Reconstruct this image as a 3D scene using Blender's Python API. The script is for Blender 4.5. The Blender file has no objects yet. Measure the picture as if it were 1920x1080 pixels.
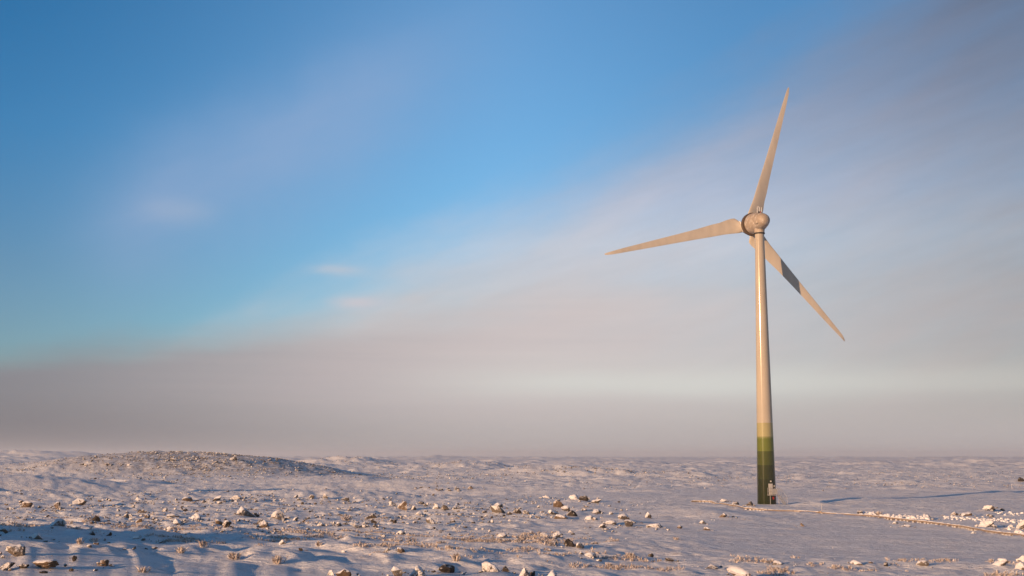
import bpy, math, random
import numpy as np
from mathutils import Vector, Matrix

random.seed(7)
RNG = np.random.default_rng(11)
SC = bpy.context.scene
COL = SC.collection

# ------------------------------------------------------------------ camera
CAM_Z = 7.2
FPX = 2310.0                      # focal length in pixels of a 1920 px wide frame
PITCH = math.radians(7.77)
cam_data = bpy.data.cameras.new('camera')
cam_data.sensor_width = 36.0
cam_data.lens = FPX / 1920 * 36.0
cam_data.clip_start = 0.2
cam_data.clip_end = 60000.0
cam = bpy.data.objects.new('camera', cam_data)
cam.location = (0, 0, CAM_Z)
cam.rotation_euler = (math.pi / 2 + PITCH, 0, 0)
COL.objects.link(cam)
SC.camera = cam

# ------------------------------------------------------------------ view
SC.view_settings.view_transform = 'Standard'
SC.view_settings.look = 'None'
SC.view_settings.exposure = 0.3
SC.view_settings.gamma = 1.0
SC.view_settings.use_curve_mapping = False
SC.cycles.max_bounces = 8
SC.cycles.diffuse_bounces = 3
SC.cycles.volume_bounces = 1
SC.cycles.use_denoising = True

# ------------------------------------------------------------------ sun
SUN_AZ = 226.0      # compass-like, from +Y towards +X: behind the camera, to the left
SUN_EL = 8.4
SUN_STRENGTH = 5.0
SUN_COLOR = (1.0, 0.60, 0.31)
az, el = math.radians(SUN_AZ), math.radians(SUN_EL)
SUN_DIR = Vector((math.sin(az) * math.cos(el), math.cos(az) * math.cos(el), math.sin(el)))
sl = bpy.data.lights.new('sun', 'SUN')
sl.energy = SUN_STRENGTH
sl.angle = math.radians(0.5)
sl.color = SUN_COLOR
so = bpy.data.objects.new('sun', sl)
so.location = (-60, -60, 80)
so.rotation_euler = SUN_DIR.to_track_quat('Z', 'Y').to_euler()
COL.objects.link(so)

# ------------------------------------------------------------------ node helpers
def lin(r, g, b, k=1.0):
    def f(c):
        c /= 255.0
        return (c / 12.92 if c <= 0.04045 else ((c + 0.055) / 1.055) ** 2.4) * k
    return (f(r), f(g), f(b), 1.0)

class NT:
    def __init__(self, tree):
        self.t = tree
        self.n = tree.nodes
        self.l = tree.links
    def new(self, kind, **kw):
        n = self.n.new(kind)
        for k, v in kw.items():
            setattr(n, k, v)
        return n
    def put(self, sock, v):
        if v is None:
            return
        if isinstance(v, bpy.types.NodeSocket):
            self.l.new(v, sock)
        else:
            sock.default_value = v
    def m(self, op, a, b=None, c=None, clamp=False):
        n = self.new('ShaderNodeMath', operation=op, use_clamp=clamp)
        self.put(n.inputs[0], a)
        self.put(n.inputs[1], b)
        self.put(n.inputs[2], c)
        return n.outputs[0]
    def add(self, a, b): return self.m('ADD', a, b)
    def sub(self, a, b): return self.m('SUBTRACT', a, b)
    def mul(self, a, b): return self.m('MULTIPLY', a, b)
    def step(self, v, lo, hi, a=0.0, b=1.0):
        n = self.new('ShaderNodeMapRange', interpolation_type='SMOOTHSTEP')
        self.put(n.inputs['Value'], v)
        self.put(n.inputs['From Min'], lo); self.put(n.inputs['From Max'], hi)
        self.put(n.inputs['To Min'], a); self.put(n.inputs['To Max'], b)
        return n.outputs['Result']
    def gauss(self, v, s):
        q = self.m('DIVIDE', v, s)
        return self.m('EXPONENT', self.mul(self.mul(q, q), -1.0))
    def mix(self, f, a, b, blend='MIX'):
        n = self.new('ShaderNodeMix', data_type='RGBA', blend_type=blend)
        self.put(n.inputs[0], f)
        self.put(n.inputs[6], a)
        self.put(n.inputs[7], b)
        return n.outputs[2]
    def xyz(self, x, y, z):
        n = self.new('ShaderNodeCombineXYZ')
        self.put(n.inputs[0], x); self.put(n.inputs[1], y); self.put(n.inputs[2], z)
        return n.outputs[0]
    def noise(self, vec, scale, detail=3.0, rough=0.5, dist=0.0):
        n = self.new('ShaderNodeTexNoise')
        self.put(n.inputs['Vector'], vec)
        n.inputs['Scale'].default_value = scale
        n.inputs['Detail'].default_value = detail
        n.inputs['Roughness'].default_value = rough
        n.inputs['Distortion'].default_value = dist
        return n.outputs['Fac']
    def ramp(self, f, stops):
        n = self.new('ShaderNodeValToRGB')
        e = n.color_ramp.elements
        while len(e) < len(stops):
            e.new(0.5)
        for i, (p, c) in enumerate(stops):
            e[i].position = p
            e[i].color = c
        self.put(n.inputs[0], f)
        return n.outputs[0]

# ------------------------------------------------------------------ world sky
SKY_STRENGTH = 0.082
world = bpy.data.worlds.new('World')
SC.world = world
world.use_nodes = True
W = NT(world.node_tree)
W.n.clear()
out = W.new('ShaderNodeOutputWorld')
bg = W.new('ShaderNodeBackground')
bg.inputs['Strength'].default_value = SKY_STRENGTH
W.l.new(bg.outputs[0], out.inputs[0])
nish = W.new('ShaderNodeTexSky', sky_type='NISHITA')
nish.sun_disc = False
nish.sun_elevation = math.radians(SUN_EL)
nish.sun_rotation = math.radians(SUN_AZ)
nish.air_density = 1.0
nish.dust_density = 0.4
nish.ozone_density = 3.0
tc = W.new('ShaderNodeTexCoord')
sep = W.new('ShaderNodeSeparateXYZ')
W.l.new(tc.outputs['Generated'], sep.inputs[0])
X, Y, Z = sep.outputs
D2R = 57.29578
AZ = W.mul(W.m('ARCTAN2', X, Y), D2R)
EL = W.mul(W.m('ARCSINE', Z), D2R)
# slow warp so that no cloud edge is a ruled line
wv = W.noise(tc.outputs['Generated'], 9.0, 4.0, 0.55)
wv2 = W.noise(W.xyz(W.mul(AZ, 0.05), W.mul(EL, 0.45), 3.7), 1.0, 5.0, 0.6)
wv3 = W.noise(W.xyz(W.mul(AZ, 0.12), W.mul(W.sub(EL, W.mul(AZ, 0.35)), 0.35), 9.1), 1.0, 5.0, 0.6)
warp = W.mul(W.sub(wv, 0.5), 3.0)
strk = W.mul(W.sub(wv2, 0.5), 1.0)
diag = W.sub(wv3, 0.5)
ELW = W.add(EL, W.mul(warp, 0.35))
K = 10.0
def sky(r, g, b, k=1.0): return lin(r, g, b, K * k)
# clear sky: the Nishita sky, a little brighter and more saturated
gl = W.ramp(W.m('DIVIDE', EL, 60.0), [(0.0, (0.44, 0.48, 0.56, 1)), (0.14, (0.36, 0.47, 0.58, 1)), (0.24, (0.20, 0.50, 0.67, 1)), (0.352, (0.10, 0.46, 0.64, 1)), (0.8, (0.15, 0.23, 0.29, 1))])
gc = (0.62, 0.80, 0.88, 1)
tm = W.mul(W.mul(W.step(AZ, -27.0, 1.0), W.step(AZ, 120.0, 50.0)), W.step(EL, 55.0, 24.0))
gain = W.mix(tm, gl, gc)
gain = W.mix(W.step(AZ, -2.0, 14.0), gain, W.mix(0.6, gain, (0.24, 0.42, 0.51, 1)))
c = W.mix(1.0, nish.outputs[0], gain, 'MULTIPLY')
n3x = W.new('ShaderNodeVectorMath', operation='SCALE')
W.l.new(c, n3x.inputs[0])
n3x.inputs['Scale'].default_value = 2.42
c = n3x.outputs[0]
# how brightly the low cloud is lit across the sky (darkened left and right: thicker cloud and a painted vignette)
lum = W.mix(W.step(AZ, 3.0, -25.0), (1, 1, 1, 1), (0.36, 0.39, 0.45, 1))
lum = W.mix(W.step(AZ, 8.0, 26.0), lum, (0.78, 0.76, 0.76, 1))
def cloud(a, col, k=None):
    global c
    if k is not None:
        n = W.new('ShaderNodeVectorMath', operation='MULTIPLY')
        n.inputs[0].default_value = col[:3]
        W.put(n.inputs[1], k)
        col = n.outputs[0]
    c = W.mix(a, c, col)
# A: faint streak across the upper left
q = W.sub(W.mul(W.sub(EL, 10.9), 0.868), W.mul(W.add(AZ, 16.2), 0.496))
p = W.add(W.mul(W.sub(EL, 10.9), 0.496), W.mul(W.add(AZ, 16.2), 0.868))
q = W.add(q, warp)
aA = W.mul(W.gauss(q, 2.6), W.mul(W.step(p, -6.0, 1.0), W.step(p, 22.0, 6.0)))
cloud(W.mul(aA, W.add(0.55, W.mul(diag, 0.5))), sky(150, 172, 208))
# B: the veil that fills the right
azp = W.m('MAXIMUM', AZ, 0.0)
edge = W.add(W.add(12.0, W.add(W.mul(AZ, 0.40), W.mul(W.m('MINIMUM', AZ, 0.0), 0.12))), W.mul(W.mul(azp, azp), 0.006))
qB = W.sub(W.add(W.add(edge, W.mul(warp, 0.6)), W.mul(diag, 3.6)), EL)
aB = W.mul(W.step(qB, -2.4, 3.8), W.step(AZ, 150.0, 90.0))
aB = W.mul(aB, W.m('ADD', 0.86, W.mul(diag, 0.55), clamp=True))
colB = W.ramp(W.step(W.m('DIVIDE', EL, 24.0), 0.0, 1.0), [
    (0.0, lin(206, 196, 193)), (0.22, lin(202, 198, 200)), (0.36, lin(200, 203, 213)), (0.5, lin(184, 190, 208)), (0.75, lin(148, 160, 186)), (1.0, lin(116, 130, 158))])
lumB = W.sub(1.0, W.step(AZ, 8.0, 26.0, 0.0, 0.36))
nB = W.new('ShaderNodeVectorMath', operation='SCALE')
W.l.new(colB, nB.inputs[0]); fib = W.noise(W.xyz(W.mul(AZ, 0.22), W.mul(W.sub(EL, W.mul(AZ, 0.28)), 1.3), 5.0), 1.0, 6.0, 0.65)
lumB = W.mul(lumB, W.add(0.90, W.mul(fib, 0.2)))
W.put(nB.inputs['Scale'], W.mul(lumB, K))
c = W.mix(aB, c, nB.outputs[0])
# C: low bank
T = W.add(7.0, W.mul(W.m('MINIMUM', AZ, 4.0), 0.12))
aC = W.mul(W.step(W.sub(W.add(W.add(T, W.mul(strk, 2.2)), W.mul(warp, 0.35)), EL), -1.15, 1.15), W.step(AZ, 14.0, -2.0, 0.35, 1.0))
cloud(W.mul(aC, 0.9), sky(207, 196, 195), W.mix(1.0, lum, W.mix(W.noise(W.xyz(W.mul(AZ, 0.07), W.mul(EL, 2.0), 8.0), 1.0, 6.0, 0.62), (0.90, 0.91, 0.93, 1), (1.10, 1.08, 1.06, 1)), 'MULTIPLY'))
# D: pale turquoise gap under it
aD = W.mul(W.gauss(W.sub(W.add(EL, W.mul(strk, 1.5)), 3.3), 0.85), W.step(AZ, -9.0, 4.0))
cloud(W.mul(aD, 0.8), sky(216, 217, 211), lum)
# E: mist on the horizon
lumE = W.mix(W.step(AZ, 3.0, -25.0), (1, 1, 1, 1), (0.30, 0.33, 0.39, 1))
cloud(W.step(W.add(EL, W.mul(strk, 0.9)), 3.6, 0.4), sky(187, 181, 179), lumE)
# F: small puffs
for (px, py, sx, sy, k, col) in ((-7.2, 7.0, 1.3, 0.32, 0.85, (202, 199, 206)), (-8.1, 8.6, 1.0, 0.22, 0.6, (192, 197, 208)),
                            (-15.5, 10.9, 1.3, 0.5, 0.30, (176, 186, 205)), (-4.0, 8.4, 2.5, 0.5, 0.4, (190, 198, 210))):
    d = W.add(W.m('POWER', W.m('DIVIDE', W.sub(W.add(AZ, W.mul(diag, 3.0)), px), sx), 2.0),
              W.m('POWER', W.m('DIVIDE', W.sub(W.add(EL, W.mul(strk, 0.8)), py), sy), 2.0))
    cloud(W.mul(W.m('EXPONENT', W.mul(d, -1.0)), k), sky(*col))
W.l.new(c, bg.inputs['Color'])

# ------------------------------------------------------------------ maths helpers
def ray_dir(px, py):
    cp, sp = math.cos(PITCH), math.sin(PITCH)
    a, b = px - 960.0, 540.0 - py
    v = Vector((a, FPX * cp - b * sp, FPX * sp + b * cp))
    return v.normalized()

def hash2(ix, iy, seed):
    n = (ix.astype(np.int64) * 374761393 + iy.astype(np.int64) * 668265263 + seed * 1442695041) & 0xFFFFFFFF
    n = ((n ^ (n >> 13)) * 1274126177) & 0xFFFFFFFF
    n = (n ^ (n >> 16)) & 0xFFFFFFFF
    return n / 4294967295.0

def vnoise(x, y, seed):
    ix, iy = np.floor(x), np.floor(y)
    fx, fy = x - ix, y - iy
    ux, uy = fx * fx * fx * (fx * (fx * 6 - 15) + 10), fy * fy * fy * (fy * (fy * 6 - 15) + 10)
    def g(dx, dy):
        a = hash2(ix + dx, iy + dy, seed) * 2 * math.pi
        return np.cos(a) * (fx - dx) + np.sin(a) * (fy - dy)
    a = g(0, 0) * (1 - ux) + g(1, 0) * ux
    b = g(0, 1) * (1 - ux) + g(1, 1) * ux
    return (a * (1 - uy) + b * uy) * 1.4

def sstep(v, a, b):
    t = np.clip((v - a) / (b - a), 0, 1)
    return t * t * (3 - 2 * t)

def drift(x, y, lam, seed, rise=0.3):
    """Wind drifts: steep on the side the wind and the low sun come from, long on the lee side."""
    w = vnoise(x / (lam * 1.6), y / (lam * 1.6), seed) * 0.9 + vnoise(x / (lam * 0.6), y / (lam * 0.6), seed + 1) * 0.22
    ph = (x * 0.80 + y * 0.60) / lam + w
    f = ph - np.floor(ph)
    h = np.where(f < rise, f / rise, (1 - f) / (1 - rise))
    h = h * h * (3 - 2 * h)
    m = 0.62 + 0.9 * vnoise(x / (lam * 1.1), y / (lam * 1.1), seed + 2)
    return h * np.clip(m, 0.0, 1.0)

# hills, mounds and ridges: (x, y, height, sx left, sx right, sy near, sy far)
def feat(px, py, d, sl_, sr, sn, sf, top=None):
    r = ray_dir(px, py)
    x = r.x / r.y * d
    z = CAM_Z + r.z / r.y * d if top is None else top
    return (x, d, z, sl_, sr, sn, sf)
FEATS = [
    feat(95, 901, 290, 16, 11, 10, 14),           # dark mound in front of it
    feat(-80, 893, 285, 25, 18, 12, 16),
    feat(60, 884, 520, 60, 40, 30, 60),
    (-121, 222, 14.0, 24, 13, 18, 20),               # unseen rises added outside the frame on the left to shade the low ground
    (-64, 43, 9.0, 22, 13, 20, 15),
    feat(650, 898, 345, 16, 9, 9, 16, 1.9),
    feat(755, 906, 300, 12, 8, 7, 12, 1.0),
    feat(660, 863.5, 800, 30, 13, 22, 50),
    feat(600, 870, 700, 22, 18, 22, 50, 1.8),
    feat(850, 867.5, 640, 24, 15, 20, 45),
    feat(910, 872, 600, 12, 9, 14, 30, 1.8),
    feat(850, 884, 520, 14, 10, 14, 30, 1.3),
    feat(1060, 878, 450, 26, 12, 16, 34),
    feat(1165, 886, 430, 10, 7, 9, 20, 1.7),
    feat(1290, 889, 420, 12, 7, 8, 20, 1.3),
    feat(840, 915, 290, 12, 9, 8, 16, 0.9),
    feat(1640, 863, 1400, 170, 190, 120, 300),
    feat(1850, 871, 900, 60, 60, 50, 100, 1.6),
    feat(60, 847, 2700, 260, 110, 150, 300),
    feat(1310, 962, 152, 4.5, 3.5, 4, 5, 0.75),
    feat(1345, 972, 145, 3.0, 4.5, 3, 4, 0.45),
    feat(1520, 944, 183, 1.9, 2.6, 1.6, 2.2, 0.62),
    feat(330, 938, 205, 30, 30, 10, 12, 0.75),    # edge of the near ground
    feat(640, 934, 212, 18, 12, 9, 10, 0.85),
    feat(20, 940, 200, 16, 16, 10, 12, 0.7),
    feat(1150, 982, 132, 2.4, 1.8, 3, 2.5, 0.55),
    feat(1080, 1047, 87, 3.0, 2.6, 1.6, 2.5, 0.22),
    feat(820, 1075, 77, 5, 5, 2.5, 3, 0.3),
    feat(1560, 1060, 81, 5, 5, 1.6, 2.5, 0.25),
    feat(70, 1062, 80, 4, 4, 2, 3, 0.3),
]
HILL = [(-420, 895), (-100, 884), (0, 877), (110, 865), (200, 853), (285, 846), (380, 849), (480, 856), (540, 864), (600, 875), (650, 887), (720, 896), (800, 902), (900, 906)]    # skyline of the stony hill
BUMPS = []     # drifts round the rocks, filled in below

def ground(x, y, drifts=True):
    """Height of the snow at world x, y (arrays)."""
    x = np.asarray(x, dtype=np.float64); y = np.asarray(y, dtype=np.float64)
    d = np.hypot(x, y)
    z = 5.35 * np.exp(-(d / 24.0) ** 2)                          # knoll under the camera
    near = np.exp(-(d / 26.0) ** 2)
    z = z + 2.8 * np.exp(-((x + 46) / 46.0) ** 2 - ((y - 62) / 54.0) ** 2)     # slope added left of the knoll, tilted from the sun to shade the foreground
    far1 = sstep(d, 250, 600)
    far2 = sstep(d, 900, 2200)
    for (cx, cy, h, a, b, n, f) in FEATS:
        dx, dy = x - cx, y - cy
        q = (dx / np.where(dx < 0, a, b)) ** 2 + (dy / np.where(dy < 0, n, f)) ** 2
        z = z + h * np.exp(-0.5 * q)
    hx = (np.array(HILL)[:, 0] - 960.0) / 2331.0 * 425.0
    hz = np.maximum(CAM_Z + (855.0 - np.array(HILL)[:, 1]) / 2331.0 * 425.0, 0.0)
    xs = x + 6.0 * vnoise(x / 40, y / 40, 61)
    prof = (np.interp(xs - 5, hx, hz) + np.interp(xs, hx, hz) * 2 + np.interp(xs + 5, hx, hz)) / 4
    z = z + prof * np.exp(-np.abs((y - 428) / np.where(y < 428, 52.0, 80.0)) ** 2.4)
    # dip between the near ground and the hill
    z = z - 2.4 * np.exp(-((y - 262) / 26.0) ** 2) * sstep(x, 18, -18)
    u = x * 0.94 + y * 0.34
    v = -x * 0.34 + y * 0.94
    calm = 1 - 0.75 * sstep(x, 8, 22) * sstep(y, 175, 120) * sstep(y, 78, 90)    # smooth snow on the right
    calm = calm * (1 - 0.6 * np.exp(-((y - 232) / 30.0) ** 2) * sstep(x, -5, 15))
    n = 0.30 * vnoise(x / 26, y / 26, 1) + 0.15 * vnoise(x / 9, y / 9, 2) * (0.25 + 0.75 * calm)
    n = n + calm * (0.15 * vnoise(u / 4.4, v / 2.1, 3) + 0.10 * np.abs(vnoise(x / 3.1, y / 2.6, 14)) + 0.085 * vnoise(x / 1.7, y / 1.5, 4) + 0.04 * vnoise(x / 0.75, y / 0.75, 5))
    n = n + 0.05 * vnoise(u / 7.0, v / 1.6, 6)
    left = sstep(x, 16, -8) * sstep(d, 50, 75)
    xr, yr = x * 0.90 - y * 0.20, x * 0.10 + y * 1.02
    n = n + 0.22 * drift(xr, yr, 6.0, 71, 0.24) * (0.08 + 0.92 * left) * sstep(d, 330, 230)
    n = n + 0.17 * drift(xr, yr, 2.6, 74, 0.28) * (0.35 + 0.65 * left) * calm * sstep(d, 300, 200)
    bank = drift(x, y, 31.0, 95, 0.10) * np.clip(vnoise(x / 17, y / 24, 99) * 2.2 - 0.15, 0, 1)
    n = n + bank * (0.30 + 0.55 * sstep(d, 190, 320)) * (1 - 0.7 * (1 - calm)) * sstep(d, 1200, 700)
    n = n + sstep(d, 230, 330) * sstep(d, 1500, 900) * (0.68 * drift(x * 0.62, y * 1.1, 6.0, 77, 0.55) + 0.45 * drift(x * 0.6, y, 17.0, 87, 0.55)) * (1 - 0.72 * sstep(x, 8, -22) * sstep(d, 520, 430))
    n = n + sstep(d, 500, 900) * sstep(d, 3500, 2000) * (1.9 * drift(x * 0.5, y * 1.1, 20.0, 80, 0.55) + 1.2 * drift(x * 0.6, y, 52.0, 90, 0.55))
    n = n + sstep(d, 1600, 3000) * 7.0 * (drift(x * 0.6, y * 1.1, 58.0, 83, 0.55) - 0.55)
    z = z + n * (1 - 0.8 * near)
    hill = np.exp(-(((x + 110) / 60) ** 2 + ((y - 425) / 60) ** 2))
    z = z + (0.26 * vnoise(x / 6, y / 6, 7) + 0.22 * vnoise(x / 2.7, y / 2.7, 8) + 0.45 * vnoise(x / 19, y / 19, 21)) * (hill + 0.75 * sstep(d, 235, 300) * (1 - hill)) 
    z = z + far1 * (1.1 * vnoise(x / 160, y / 230, 9) + 1.0 * vnoise(x / 55, y / 60, 10) + 0.6 * vnoise(x / 24, y / 22, 15))
    z = z + far2 * (2.6 * vnoise(x / 900, y / 1500, 12) + 5.0 * vnoise(x / 260, y / 230, 13) + 1.8 * vnoise(x / 90, y / 80, 16))
    z = z - 0.00006 * np.maximum(d - 2500, 0)
    # level pad at the tower foot
    pad = np.exp(-(((x - TX) / 5.5) ** 2 + ((y - TY) / 5.5) ** 2) ** 2)
    z = z * (1 - pad)
    if drifts:
        for (cx, cy, h, sx, sy) in BUMPS:
            m = (np.abs(x - cx) < 4.5 * sx) & (np.abs(y - cy) < 4.5 * sy)
            if m.any():
                dx, dy = x[m] - cx, y[m] - cy
                du = dx * 0.9 + dy * 0.44
                dv = -dx * 0.44 + dy * 0.9
                z[m] += h * np.exp(-np.abs(du / np.where(du < 0, sx * 1.25, sx * 0.75)) ** 1.6 - np.abs(dv / sy) ** 1.8)
    return z

TX, TY = 38.65, 189.5

TS = 55.0 * np.exp(np.linspace(0, math.log(2500 / 55.0), 3000))
def at(px, py, drifts=True):
    """Point of the ground that the photograph shows at a pixel of the 1920 x 1080 frame."""
    r = ray_dir(px, py)
    x, y, z = r.x * TS, r.y * TS, CAM_Z + r.z * TS
    g = ground(x, y, drifts)
    k = int(np.argmax(z <= g)) if (z <= g).any() else len(TS) - 1
    return Vector((x[k], y[k], float(g[k])))

def gz(x, y):
    return float(ground(np.array([x]), np.array([y]))[0])

# ------------------------------------------------------------------ object helpers
def mesh_from(name, verts, faces, mat=None, smooth=False):
    me = bpy.data.meshes.new(name)
    me.from_pydata([tuple(map(float, v)) for v in verts], [], [tuple(map(int, f)) for f in faces])
    if mat:
        me.materials.append(mat)
    if smooth:
        me.polygons.foreach_set('use_smooth', [True] * len(me.polygons))
    me.update()
    return me

def fast_mesh(name, V, F, mat, smooth=True):
    """V (n,3) and F (m,k) numpy arrays, all faces of k corners."""
    me = bpy.data.meshes.new(name)
    k = F.shape[1]
    me.vertices.add(len(V)); me.vertices.foreach_set('co', np.ascontiguousarray(V, dtype=np.float32).ravel())
    me.loops.add(F.size); me.loops.foreach_set('vertex_index', np.ascontiguousarray(F, dtype=np.int32).ravel())
    me.polygons.add(len(F))
    me.polygons.foreach_set('loop_start', np.arange(0, F.size, k, dtype=np.int32))
    me.polygons.foreach_set('loop_total', np.full(len(F), k, dtype=np.int32))
    me.polygons.foreach_set('use_smooth', np.full(len(F), smooth, dtype=bool))
    me.materials.append(mat)
    me.update(calc_edges=True)
    me.validate()
    return me

def link(name, me, parent=None, loc=None, label=None, cat=None, group=None, kind=None):
    o = bpy.data.objects.new(name, me)
    COL.objects.link(o)
    if parent is not None:
        o.parent = parent
    if loc is not None:
        o.location = loc
    for k, v in (('label', label), ('category', cat), ('group', group), ('kind', kind)):
        if v:
            o[k] = v
    return o

class MB:
    """Collects shapes for one mesh."""
    def __init__(self):
        self.v, self.f = [], []
    def put(self, vs, fs):
        b = len(self.v)
        self.v += [Vector(v) for v in vs]
        self.f += [[i + b for i in f] for f in fs]
        return self
    def box(self, c, s, rz=0.0, bevel=0.0):
        c = Vector(c); hx, hy, hz = s[0] / 2, s[1] / 2, s[2] / 2
        R = Matrix.Rotation(rz, 3, 'Z')
        vs = [c + R @ Vector((x * hx, y * hy, z * hz)) for z in (-1, 1) for x, y in ((-1, -1), (1, -1), (1, 1), (-1, 1))]
        self.put(vs, [(3, 2, 1, 0), (4, 5, 6, 7), (0, 1, 5, 4), (1, 2, 6, 5), (2, 3, 7, 6), (3, 0, 4, 7)])
        return self
    def tube(self, pts, r, seg=8):
        pts = [Vector(p) for p in pts]
        rings = []
        for i, p in enumerate(pts):
            t = (pts[min(i + 1, len(pts) - 1)] - pts[max(i - 1, 0)]).normalized()
            a = t.orthogonal().normalized() if abs(t.z) > 0.95 else t.cross(Vector((0, 0, 1))).normalized()
            b = t.cross(a)
            rr = r[i] if isinstance(r, (list, tuple)) else r
            rings.append([p + (a * math.cos(2 * math.pi * k / seg) + b * math.sin(2 * math.pi * k / seg)) * rr for k in range(seg)])
        self.loft(rings)
        return self
    def loft(self, rings, caps=True):
        n = len(rings[0]); b = len(self.v)
        for ring in rings:
            self.v += [Vector(p) for p in ring]
        for i in range(len(rings) - 1):
            for k in range(n):
                self.f.append([b + i * n + k, b + i * n + (k + 1) % n, b + (i + 1) * n + (k + 1) % n, b + (i + 1) * n + k])
        if caps:
            self.f.append([b + k for k in reversed(range(n))])
            self.f.append([b + (len(rings) - 1) * n + k for k in range(n)])
        return self
    def lathe(self, prof, seg=64, caps=True):
        return self.loft([[(r * math.cos(2 * math.pi * k / seg), r * math.sin(2 * math.pi * k / seg), z) for k in range(seg)] for r, z in prof], caps)
    def build(self, name, mat, parent=None, smooth=False, matrix=None, **kw):
        me = mesh_from(name, self.v, self.f, mat)
        import bmesh
        bm = bmesh.new(); bm.from_mesh(me)
        bmesh.ops.recalc_face_normals(bm, faces=bm.faces)
        bm.to_mesh(me); bm.free()
        if smooth:
            me.polygons.foreach_set('use_smooth', [True] * len(me.polygons))
            me.set_sharp_from_angle(angle=math.radians(40))
        if matrix is not None:
            me.transform(matrix)
        return link(name, me, parent, **kw)

def empty(name, loc, label, cat, group=None, rz=0.0):
    o = bpy.data.objects.new(name, None)
    o.empty_display_size = 0.3
    o.location = loc
    o.rotation_euler = (0, 0, rz)
    COL.objects.link(o)
    o['label'] = label
    o['category'] = cat
    if group:
        o['group'] = group
    return o

# ------------------------------------------------------------------ materials
def material(name):
    m = bpy.data.materials.new(name)
    m.use_nodes = True
    t = NT(m.node_tree)
    return m, t, m.node_tree.nodes['Principled BSDF']

def pos(t):
    return t.new('ShaderNodeNewGeometry').outputs['Position']

def objc(t):
    return t.new('ShaderNodeTexCoord').outputs['Object']

def bump(t, bsdf, h, strength, dist):
    b = t.new('ShaderNodeBump')
    b.inputs['Strength'].default_value = strength
    b.inputs['Distance'].default_value = dist
    t.put(b.inputs['Height'], h)
    t.l.new(b.outputs[0], bsdf.inputs['Normal'])

def snow_material():
    m, t, b = material('wind_packed_snow')
    P = pos(t)
    n1 = t.noise(P, 0.35, 5, 0.6)
    n2 = t.noise(P, 1.6, 4, 0.6)
    n3 = t.noise(P, 7.0, 3, 0.6)
    col = t.mix(t.step(n1, 0.35, 0.7), (0.88, 0.87, 0.87, 1), (0.80, 0.78, 0.78, 1))
    # thin heath and gravel showing through the blown snow
    heath = t.mul(t.step(n2, 0.56, 0.72), t.step(n1, 0.42, 0.62))
    col = t.mix(t.mul(heath, 0.65), col, (0.36, 0.30, 0.26, 1))
    speck = t.mul(t.step(t.noise(P, 11.0, 4, 0.7), 0.60, 0.72), t.step(n1, 0.38, 0.58))
    col = t.mix(t.mul(speck, 0.6), col, (0.22, 0.18, 0.15, 1))
    # bare stony ground on the hill
    sx = t.new('ShaderNodeSeparateXYZ')
    t.l.new(P, sx.inputs[0])
    qx = t.m('DIVIDE', t.add(sx.outputs[0], 98.0), 66.0)
    qy = t.m('DIVIDE', t.sub(sx.outputs[1], 418.0), 55.0)
    hm = t.step(t.add(t.mul(qx, qx), t.mul(qy, qy)), 1.3, 0.25)
    n5 = t.noise(P, 0.9, 5, 0.7)
    col = t.mix(t.mul(hm, t.step(n5, 0.42, 0.60, 0.0, 0.8)), col, (0.24, 0.195, 0.165, 1))
    t.put(b.inputs['Base Color'], col)
    b.inputs['Roughness'].default_value = 0.75
    b.inputs['Specular IOR Level'].default_value = 0.25
    mp = t.new('ShaderNodeMapping')
    mp.inputs['Rotation'].default_value = (0, 0, math.radians(-20))
    mp.inputs['Scale'].default_value = (0.35, 1.3, 1.0)
    t.l.new(P, mp.inputs[0])
    s = t.noise(mp.outputs[0], 1.7, 4, 0.6, 0.4)
    big = t.noise(P, 0.22, 4, 0.62)
    crust = t.noise(P, 21.0, 5, 0.7)
    h = t.add(t.add(t.add(t.mul(s, 1.0), t.mul(crust, 0.16)), t.mul(big, 2.2)), t.add(t.mul(n3, 0.22), t.mul(n2, 0.5)))
    bump(t, b, h, 0.8, 0.26)
    return m

def rock_material(name, base, base2, frost=0.5):
    m, t, b = material(name)
    P = pos(t)
    g = t.new('ShaderNodeNewGeometry')
    sp = t.new('ShaderNodeSeparateXYZ')
    t.l.new(g.outputs['Normal'], sp.inputs[0])
    n1 = t.noise(P, 3.0, 5, 0.65)
    n2 = t.noise(P, 14.0, 4, 0.6)
    stone = t.mix(n1, base, base2)
    # frost colour towards -X, -Y, and snow on what faces up
    f = t.add(t.add(t.mul(sp.outputs[2], 0.75), t.mul(sp.outputs[0], -0.34)), t.add(t.mul(sp.outputs[1], -0.2), t.mul(t.sub(n2, 0.5), 1.1)))
    f = t.add(f, t.mul(t.sub(n1, 0.5), 0.8))
    f = t.step(f, 0.62 - frost, 0.95 - frost)
    col = t.mix(f, stone, (0.70, 0.67, 0.66, 1))
    t.put(b.inputs['Base Color'], col)
    b.inputs['Roughness'].default_value = 0.85
    b.inputs['Specular IOR Level'].default_value = 0.2
    bump(t, b, t.add(n2, t.mul(n1, 1.5)), 0.5, 0.06)
    return m

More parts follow.
